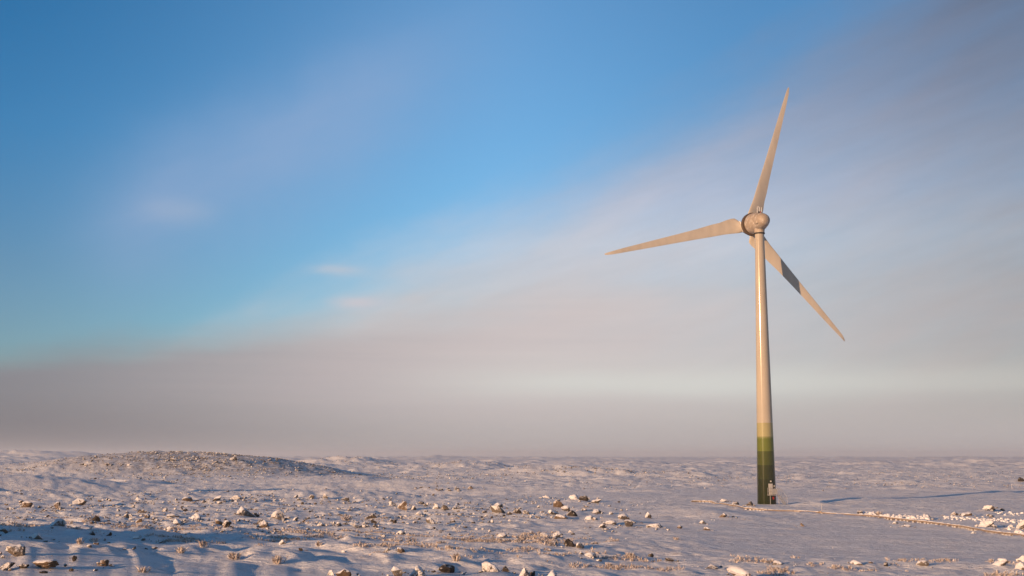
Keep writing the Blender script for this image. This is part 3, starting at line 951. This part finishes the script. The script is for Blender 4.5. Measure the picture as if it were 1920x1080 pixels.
# ------------------------------------------------------------------ rimed heath and shrubs
def tuft(rng, h, spread, stems):
    V, F = [], []
    for _ in range(stems):
        a = rng.uniform(0, 6.28)
        lean = rng.uniform(0.1, 1.0) * spread
        hh = h * rng.uniform(0.45, 1.0)
        b = np.array([math.cos(a) * lean * 0.35, math.sin(a) * lean * 0.35, 0.0]) + rng.normal(size=3) * np.array([0.25, 0.25, 0]) * spread
        b[2] = -0.02
        t = b + np.array([math.cos(a) * lean, math.sin(a) * lean, hh])
        mid = (b + t) / 2 + np.array([0, 0, hh * 0.12])
        w = h * 0.05 + 0.008
        a2 = rng.uniform(0, 6.28)
        s = np.array([math.cos(a2), math.sin(a2), 0.3]) * w
        k = len(V)
        V += [b - s * 0.6, b + s * 0.6, mid + s, mid - s, t]
        F += [(k, k + 1, k + 2), (k, k + 2, k + 3), (k + 3, k + 2, k + 4)]
        for _b in range(2):     # side sprigs
            u = rng.uniform(0.35, 0.9)
            c = b + (t - b) * u
            e = c + rng.normal(size=3) * np.array([0.3, 0.3, 0.15]) * h * 0.7 + np.array([0, 0, 0.1 * h])
            k = len(V)
            V += [c - s * 0.7, c + s * 0.7, e]
            F += [(k, k + 1, k + 2)]
    return np.array(V), np.array(F)

def build_heath():
    r = np.random.default_rng(77)
    protos = [tuft(r, 0.2, 0.14, 7) for _ in range(10)]
    Vs, Fs, base, total = [], [], 0, 0
    zones = [((-37, 8), (73, 104), 30000, 0.05), ((8, 40), (73, 84), 8000, 0.16), ((-50, -5), (104, 150), 7000, 0.12), ((-5, 8), (84, 112), 3500, 0.1)]
    for xr, yr, n, thr in zones:
        x = r.uniform(*xr, n); y = r.uniform(*yr, n)
        cl = vnoise(x / 4.5, y / 3.0, 41) + 0.5 * vnoise(x / 1.4, y / 1.2, 42)
        fade = 0.0
        k = cl > thr + 0.22 + 0.25 * r.random(n)
        x, y = x[k], y[k]
        z = ground(x, y)
        for i in range(len(x)):
            V, F = protos[int(r.integers(10))]
            a = r.uniform(0, 6.28); s = 0.35 + 1.15 * r.random() ** 1.7
            c, q = math.cos(a) * s, math.sin(a) * s
            W_ = np.empty_like(V)
            W_[:, 0] = V[:, 0] * c - V[:, 1] * q + x[i]
            W_[:, 1] = V[:, 0] * q + V[:, 1] * c + y[i]
            W_[:, 2] = V[:, 2] * s + z[i]
            Vs.append(W_); Fs.append(F + base); base += len(V)
        total += len(x)
    me = fast_mesh('frosted_heath', np.vstack(Vs), np.vstack(Fs), TWIG, smooth=False)
    o = link('frosted_heath', me, kind='stuff')
    o['label'] = 'low rimed heath poking through the foreground snow'
    return total
N_HEATH = build_heath()

SHRUBS = [
    (650, 977, 26, 12, 'rounded rimed bush standing in the rubble belt left of centre'),
    (521, 1058, 28, 18, 'tallest rimed bush in the left foreground'),
    (598, 1024, 14, 10, 'small rimed bush alone right of the rounded pale stone'),
    (381, 1026, 22, 14, 'rimed bush on the left foreground snow, upper of two'),
    (338, 1036, 30, 12, 'wide rimed bush on the left foreground snow, lower of two'),
    (149, 1020, 16, 12, 'brownish rimed bush on smooth snow, near the left edge'),
    (177, 1016, 20, 8, 'low rimed bush right of the brownish one near the left edge'),
    (268, 1074, 30, 12, 'wide rimed bush at the bottom, below the brown hump shaped rock'),
    (842, 1030, 14, 9, 'small rimed bush on the blue hollow, left of centre'),
    (855, 1052, 26, 16, 'rimed bush above the dark ragged bottom rock'),
    (1182, 1046, 22, 11, 'rimed bush left of the small black rock in the centre right'),
    (1648, 967, 18, 9, 'tan grass tuft in the bank of snow lumps'),
    (1268, 1012, 16, 6, 'low rimed tuft on smooth snow right of the snowy heap'),
    (440, 1048, 34, 14, 'broad rimed bush between the two left foreground bush groups'),
]
r_ = np.random.default_rng(9)
for (px, py, w, h, lab) in SHRUBS:
    p = at(px, py)
    s = p.length / FPX
    V, F = tuft(r_, h * s, w * s * 0.36, 60)
    root = empty('frosted_shrub', p, lab, 'bush', 'rimed bushes on the snow')
    link('twigs', fast_mesh('twigs', V, F, TWIG, smooth=False), root)
    mb = MB()
    for _ in range(5):
        a = r_.uniform(0, 6.28)
        mb.tube([(0, 0, -0.05), (math.cos(a) * w * s * 0.12, math.sin(a) * w * s * 0.12, h * s * 0.35)], [0.02, 0.012], 5)
    mb.build('stem', WOOD, root)

# ------------------------------------------------------------------ wind turbine
def wind_turbine():
    base_z = -0.25
    root = empty('wind_turbine', (TX, TY, 0), 'tall cream wind turbine with green graded foot and three blades', 'wind turbine')
    def rad(z): return 0.5 * (2.85 - 0.0345 * z)
    def zat(py):
        r = ray_dir(1438, py)
        return CAM_Z + r.z / r.y * TY
    cuts = [base_z] + [zat(y) for y in (898, 872, 846, 819, 793)]
    top = 41.55
    # shaft: the cream sections
    tower = MB().lathe([(rad(cuts[-1]), cuts[-1]), (rad(20), 20.0), (rad(top), top)], 72).build('tower', WHITE, root, smooth=True)
    labels = ['darkest green band at the foot of the tower', 'deep green band', 'mid green band', 'leaf green band', 'pale olive band under the cream shaft']
    for i in range(5):
        MB().lathe([(rad(cuts[i]), cuts[i]), (rad(cuts[i + 1]), cuts[i + 1])], 72).build('painted_band', GREENS[i], tower, smooth=True, label=labels[i])
    for z in (13.9, 26.2, zat(821)):
        MB().lathe([(rad(z - .05) + 0.006, z - .03), (rad(z) + 0.012, z - .015), (rad(z) + 0.012, z + .015), (rad(z) + 0.006, z + .03)], 72).build('flange_seam', WHITE if z > 11 else GREENS[4], tower, smooth=True)
    for z in (35.0, 29.5):
        a = math.radians(258)
        MB().lathe([(0.035, 0), (0.035, 0.06)], 12).build('bolt_eye', STEEL, tower, matrix=Matrix.Translation((rad(z) * math.cos(a), rad(z) * math.sin(a), z)))
    # yaw bearing and neck
    MB().lathe([(0.80, top - 0.02), (0.84, top + 0.04), (0.84, top + 0.16), (0.80, top + 0.2)], 56).build('yaw_bearing', BLACK, root, smooth=True)
    MB().lathe([(0.79, top + 0.2), (0.79, top + 0.55), (0.88, top + 0.85), (1.08, top + 1.2), (1.25, top + 1.6)], 56).build('neck', SHELL, root, smooth=True)
    # nacelle frame: local x runs from tail to rotor
    yaw = math.radians(90 + 10.0)          # heading of the rotor axis
    tilt = math.radians(2.0)
    HZ = top + 1.95
    M = Matrix.Translation((0, 0, HZ)) @ Matrix.Rotation(yaw, 4, 'Z') @ Matrix.Rotation(-tilt, 4, 'Y')
    toX = Matrix.Rotation(math.radians(90), 4, 'Y')      # lathe axis z -> x
    nac = MB().lathe([(0.02, -2.75), (0.35, -2.70), (0.66, -2.52), (0.90, -2.2), (1.07, -1.75), (1.22, -1.1), (1.38, -0.4), (1.52, 0.4), (1.63, 1.2), (1.69, 1.9), (1.66, 2.05)], 64).build('nacelle', SHELL, root, smooth=True, matrix=M @ toX)
    for x, r in ((-1.2, 1.2), (-0.1, 1.425), (1.15, 1.625)):
        MB().lathe([(r - 0.02, x - .02), (r + 0.022, x - .012), (r + 0.022, x + .012), (r - 0.0, x + .02)], 64).build('panel_seam', STEEL, nac, smooth=True, matrix=M @ toX)
    MB().lathe([(1.45, 2.05), (1.52, 2.06), (1.52, 2.32), (1.45, 2.33)], 64).build('generator_gap', BLACK, root, smooth=True, matrix=M @ toX)
    gen = MB().lathe([(1.50, 2.33), (1.80, 2.36), (1.86, 2.5), (1.86, 3.0), (1.76, 3.12), (1.45, 3.2)], 64).build('generator_ring', GENB, root, smooth=True, matrix=M @ toX)
    hub = MB().lathe([(1.45, 3.2), (1.48, 3.4), (1.46, 4.0), (1.34, 4.7), (1.12, 5.3), (0.8, 5.75), (0.42, 6.0), (0.03, 6.08)], 64).build('spinner', SHELL, root, smooth=True, matrix=M @ toX)
    # roof gear
    def onroof(x, r): return M @ Vector((x, 0, r))
    p = onroof(-0.05, 1.43)
    MB().box((0, 0, 0.10), (0.42, 0.34, 0.22)).build('roof_hatch', BLACK, nac, matrix=M @ Matrix.Translation((-0.15, 0.0, 1.38)))
    MB().tube([(0, -0.30, 0), (0, -0.30, 0.95)], 0.04).tube([(0, 0.04, 0), (0, 0.04, 0.9), (0, 0.06, 0.98), (0, 0.14, 1.03), (0, 0.28, 1.03), (0, 0.36, 0.98), (0, 0.38, 0.9), (0, 0.38, 0)], 0.045).build('instrument_mast', MASTW, nac, matrix=M @ Matrix.Translation((0.0, -0.1, 1.36)))
    MB().lathe([(0.07, 0), (0.09, 0.08), (0.07, 0.2), (0.02, 0.24)], 16).build('warning_light', RED, nac, smooth=True, matrix=M @ Matrix.Translation((-0.35, -0.12, 1.36)))
    MB().box((0, 0, 0), (0.6, 0.02, 0.26)).build('tail_vent', BLACK, nac, matrix=M @ Matrix.Rotation(math.radians(-118), 4, 'X') @ Matrix.Translation((-1.55, 0, 1.11)))
    # blades: r, leading edge, trailing edge, thickness, twist
    prof = [(1.45, 0.80, 1.05, 1.15, 12), (1.65, 0.85, 1.40, 1.05, 14), (1.95, 0.86, 1.72, 0.95, 15), (2.5, 0.80, 1.78, 0.80, 15), (3.3, 0.70, 1.68, 0.64, 13), (4.4, 0.60, 1.45, 0.48, 11),
            (5.8, 0.52, 1.22, 0.38, 9), (8.0, 0.45, 1.02, 0.29, 7), (11.0, 0.38, 0.85, 0.21, 5), (14.0, 0.32, 0.70, 0.15, 3.5), (17.0, 0.27, 0.56, 0.11, 2.2), (20.0, 0.21, 0.41, 0.075, 1),
            (21.8, 0.16, 0.29, 0.05, 0.5), (22.5, 0.08, 0.22, 0.04, 0), (22.85, -0.02, 0.17, 0.025, 0)]
    prof = [(r * 1.06 if r > 4 else r * (1 + 0.06 * (r - 1.15) / 2.85) if r > 1.15 else r, le * (1.12 if r > 5 else 1), te * (1.14 if r > 5 else 1), th, tw) for (r, le, te, th, tw) in prof]
    def section(r, le, te, th, tw, bend=0.0):
        pts = []
        n = 22
        round_ = max(0.0, min(1.0, (2.2 - r) / 1.1))
        for k in range(n):
            a = 2 * math.pi * k / n
            u = 0.5 * (1 + math.cos(a))               # 1 = leading edge, 0 = trailing
            # aerofoil thickness, or an ellipse at the root
            t = 1 - u
            ya = 1.32 * (math.sqrt(max(t, 0)) * (1 - t) + 0.28 * t * (1 - t) )
            y = (ya * (1 - round_) + math.sqrt(max(0, 1 - (2 * u - 1) ** 2)) * round_) * th * 0.5
            y = y if k <= n / 2 else -y * (0.72 * (1 - round_) + round_)
            c = -le + (le + te) * t
            tws = math.radians(tw)
            pts.append((r, c * math.cos(tws) - y * math.sin(tws), c * math.sin(tws) + y * math.cos(tws) + bend))
        return pts
    HUBX = 4.3
    for ang in (72.8, 192.6, 311.8):
        mb = MB()
        rings = []
        for (r, le, te, th, tw) in prof:
            bend = 0.25 * max(0, (r - 22.9) / 1.3) ** 2 + 0.0012 * r * r * 0.3
            rings.append(section(r, le, te, th, tw, bend))
        mb.loft(rings)
        # blade axes: X along the blade, Y clockwise seen from behind, Z towards the rotor side
        a = math.radians(ang)
        # behind view: right = local -Y of the nacelle, up = local Z
        R_ = Vector((0, -1, 0)); U_ = Vector((0, 0, 1))
        bx = R_ * math.cos(a) + U_ * math.sin(a)
        by = R_ * math.sin(a) - U_ * math.cos(a)
        bz = bx.cross(by)
        B = Matrix((bx, by, bz)).transposed().to_4x4()
        BM = M @ Matrix.Translation((HUBX, 0, 0)) @ B
        bl = mb.build('blade', BLADE, root, smooth=True, matrix=BM)
        MB().loft([[(r, x * s, y * s) for (q, x, y) in section(1.45, 0.80, 1.05, 1.15, 12)] for r, s in ((1.28, 1.0), (1.30, 1.07), (1.42, 1.07), (1.449, 1.0))]).build('root_collar', MASTW, bl, smooth=True, matrix=BM)
    # door, platform, stairs: on the right front of the tower
    phi = math.radians(-78.3 + 2)      # direction of the door from the tower axis (towards the camera, a little right)
    er = Vector((math.cos(phi), math.sin(phi), 0)); et = Vector((-math.sin(phi), math.cos(phi), 0))     # et points right
    PZ = 1.45
    Rz = math.atan2(et.y, et.x)
    def wp(t, o, z): return er * o + et * t + Vector((0, 0, z))
    ro = rad(2.5)
    MB().box(wp(0.02, ro + 0.02, PZ + 0.82), (0.62, 0.16, 1.62), Rz).build('door', DOORW, root)
    MB().box(wp(0.22, ro + 0.115, PZ + 0.8), (0.05, 0.06, 0.16), Rz).build('door_handle', BLACK, bpy.data.objects[[o.name for o in root.children if o.name.startswith('door')][0]])
    MB().box(wp(0.05, ro + 0.10, PZ + 1.98), (0.16, 0.2, 0.2), Rz).build('door_lamp', DOORW, root)
    MB().box(wp(0.62, ro - 0.02, PZ + 1.28), (0.16, 0.16, 0.24), Rz).build('switch_box', DOORW, root)
    MB().box(wp(0.42, ro + 0.03, PZ - 0.52), (0.2, 0.16, 0.4), Rz).build('red_box', RED, root)
    MB().box(wp(0.2, ro + 0.52, PZ - 0.05), (1.5, 0.95, 0.08), Rz).build('platform', STEEL, root)
    for t_ in (-0.5, 0.9):
        MB().tube([wp(t_, ro + 0.9, -0.3), wp(t_, ro + 0.9, PZ - 0.09)], 0.035).build('platform_leg', STEEL, root)
    rail = MB()
    corners = [wp(-0.53, ro + 0.12, 0), wp(-0.53, ro + 0.95, 0), wp(0.93, ro + 0.95, 0)]
    for h in (0.5, 1.0):
        rail.tube([c + Vector((0, 0, PZ + h)) for c in corners], 0.022)
    for c_ in corners + [wp(0.2, ro + 0.95, 0)]:
        rail.tube([c_ + Vector((0, 0, PZ)), c_ + Vector((0, 0, PZ + 1.0))], 0.022)
    rail.build('platform_railing', STEEL, root)
    # weather board wired to the railing
    MB().box(wp(0.22, ro + 0.985, PZ + 0.47), (0.9, 0.02, 0.8), Rz).build('railing_panel', STEEL, root)
    st0, st1 = wp(0.96, ro + 0.5, PZ), wp(2.15, ro + 0.35, -0.05)
    nst = 7
    for k in range(nst):
        u = (k + 0.5) / nst
        c_ = st0.lerp(st1, u)
        MB().box(c_, (0.26, 0.7, 0.04), Rz).build('tread', STEEL, root)
    side = er * 0.37
    for sgn in (-1, 1):
        MB().tube([st0 + side * sgn, st0.lerp(st1, 0.5) + side * sgn, st1 + side * sgn], 0.04).build('stringer', STEEL, root)
        pts = []
        for k in range(9):
            u = k / 8
            arc = math.sin(u * math.pi * 0.5)
            pts.append(st0.lerp(st1 + et * 0.25, u) + side * sgn + Vector((0, 0, 0.98 * (1 - u ** 5))) + et * 0.25 * math.sin(u * math.pi))
        hr = MB().tube(pts, 0.024)
        for k in (2, 4, 6):
            b_ = st0.lerp(st1, k / 8) + side * sgn
            hr.tube([b_, pts[k]], 0.018)
        hr.build('handrail', STEEL, root)
    return root
wind_turbine()

# ------------------------------------------------------------------ low timber rail on blocks
def timber_rail():
    pix = [(1297, 941.5, 1), (1312, 941, 1), (1335, 942.5, 1), (1365, 948.5, 1), (1398, 956.5, 1), (1440, 958.5, .35), (1490, 959.5, .35), (1540, 962.5, .5), (1600, 967.5, .8),
           (1665, 974, 1), (1735, 981.5, 1), (1800, 991, 1), (1860, 1000, 1), (1925, 1008, 1), (1990, 1018, 1)]
    P = []
    for px, py, k in pix:
        p = at(px, py, drifts=False)
        P.append((p, k))
    root = empty('timber_rail', P[0][0], 'low snow dusted timber rail on blocks running past the turbine foot', 'rail')
    o0 = P[0][0]
    # resample
    pts = []
    for (a, ka), (b, kb) in zip(P[:-1], P[1:]):
        n = max(2, int((b - a).length / 2.2))
        for i in range(n):
            t = i / n
            q = a.lerp(b, t); pts.append((q.x, q.y, ka + (kb - ka) * t))
    post_me = None
    rr = random.Random(3)
    H = 0.17
    line = [Vector((x, y, gz(x, y) + H * k - 0.07)) - o0 for x, y, k in pts]
    for p_ in line[1:-1]:
        p_.z += rr.uniform(-0.05, 0.05)
    # smooth the height
    for _ in range(1):
        zz = [p.z for p in line]
        for i in range(1, len(line) - 1):
            line[i].z = (zz[i - 1] + zz[i] * 2 + zz[i + 1]) / 4
    for i in range(len(line) - 1):
        a, b = line[i], line[i + 1]
        d = b - a
        L = d.length
        a = a + d * (0.012 / L); b = b - d * (0.012 / L)
        t = (b - a).normalized(); s = t.cross(Vector((0, 0, 1))).normalized(); u = s.cross(t)
        jit = rr.uniform(-0.012, 0.012)
        def ring(c, w, h, z0=0.0):
            return [c + s * w + u * (z0 + jit), c - s * w + u * (z0 + jit), c - s * w + u * (z0 + h + jit), c + s * w + u * (z0 + h + jit)]
        MB().loft([ring(a, 0.10, 0.14), ring(b, 0.10, 0.14)]).build('beam', PALEWOOD, root)
        n = 6
        cap = []
        for k in range(n + 1):
            c_ = a.lerp(b, k / n)
            hh = 0.02 + rr.uniform(0, 0.06)
            w = 0.11 + rr.uniform(-0.02, 0.03)
            cap.append([c_ + s * w + u * 0.143, c_ - s * w + u * 0.143, c_ - s * w * 0.8 + u * (0.143 + hh * 0.8), c_ + u * (0.143 + hh), c_ + s * w * 0.8 + u * (0.143 + hh * 0.8)])
        MB().loft(cap).build('snow_cap', SOFT, root)
    # blocks under it
    for i in range(len(line) - 1):
        for f in (0.08 + rr.uniform(-.05, .05), 0.41 + rr.uniform(-.1, .1), 0.74 + rr.uniform(-.1, .1)):
            c_ = line[i].lerp(line[i + 1], f)
            zg = gz(c_.x + o0.x, c_.y + o0.y) - o0.z
            hgt = c_.z - zg
            if hgt < 0.05 or rr.random() < 0.12:
                continue
            d = line[i + 1] - line[i]
            if post_me is None:
                mb = MB().box((0, 0, 0.5), (0.42, 0.26, 1.0))
                bo = mb.build('block', ROCK['pale'], root)
                post_me = bo.data
            else:
                bo = link('block', post_me, root)
            bo.location = (c_.x, c_.y, zg - 0.1)
            bo.scale = (rr.uniform(0.8, 1.15), 1, hgt + 0.095)
            bo.rotation_euler = (0, 0, math.atan2(d.y, d.x))
timber_rail()

# marker stake with its foot block
p = at(1541, 962)
s = p.length / FPX
root = empty('marker_stake', p, 'thin pale marker stake beside the rail, right of the turbine', 'stake')
MB().tube([(0, 0, -0.2), (0.01, 0, 0.6), (-0.02, 0, 17 * s)], [0.03, 0.026, 0.02]).build('stake', DOORW, root)
MB().box((-0.25, 0.0, 0.12), (0.35, 0.3, 0.3)).build('foot_block', WOOD, root)

# lumps of snow thrown up behind the rail
def snow_lumps():
    import bmesh
    bm = bmesh.new(); bmesh.ops.create_icosphere(bm, subdivisions=2, radius=1.0)
    D = np.array([v.co[:] for v in bm.verts]); F = np.array([[v.index for v in f.verts] for f in bm.faces]); bm.free()
    r = np.random.default_rng(4)
    V, FF, b = [], [], 0
    segs = [((1612, 963), (1715, 972), 150, 3, 8), ((1700, 969), (1745, 974), 40, 3, 8), ((1770, 971), (1925, 979), 170, 2, 6), ((1890, 992), (1925, 1003), 14, 5, 10), ((1870, 962), (1920, 965), 24, 2, 6)]
    for (a, c_, n, s0, s1) in segs:
        for _ in range(n):
            t = r.random()
            px, py = a[0] + (c_[0] - a[0]) * t, a[1] + (c_[1] - a[1]) * t + r.normal() * 1.4
            p = at(px, py)
            s = p.length / FPX * (s0 + (s1 - s0) * r.random() ** 1.6) * 0.42
            q = D * (1 + 0.16 * r.normal(size=(len(D), 1))) * s * np.array([1.2, 1.0, 0.8])
            V.append(q + np.array([p.x, p.y, p.z + s * r.uniform(0.0, 0.6)])); FF.append(F + b); b += len(D)
    me = fast_mesh('snow_lumps', np.vstack(V), np.vstack(FF), SOFT, smooth=True)
    o = link('snow_lumps', me, kind='stuff')
    o['label'] = 'bank of loose snow lumps thrown up behind the rail'
snow_lumps()

# ------------------------------------------------------------------ haze
HAZE_DENSITY = 1.3e-4
hm = bpy.data.materials.new('haze_air')
hm.use_nodes = True
t = NT(hm.node_tree)
t.n.clear()
mo = t.new('ShaderNodeOutputMaterial')
pv = t.new('ShaderNodeVolumePrincipled')
pv.inputs['Color'].default_value = (0.90, 0.92, 0.94, 1)
pv.inputs['Density'].default_value = HAZE_DENSITY
pv.inputs['Anisotropy'].default_value = 0.25
t.l.new(pv.outputs[0], mo.inputs['Volume'])
MB().box((0, 0, 27.0), (54000, 54000, 86.0)).build('haze', hm, kind='stuff', label='thin pale winter haze lying over the plain')
print('TRIS', sum(len(m.polygons) * (2 if len(m.polygons) and len(m.polygons[0].vertices) == 4 else 1) for m in bpy.data.meshes))
print('rubble', N_RUB, 'heath', N_HEATH, 'rocks', len(ROCKS))
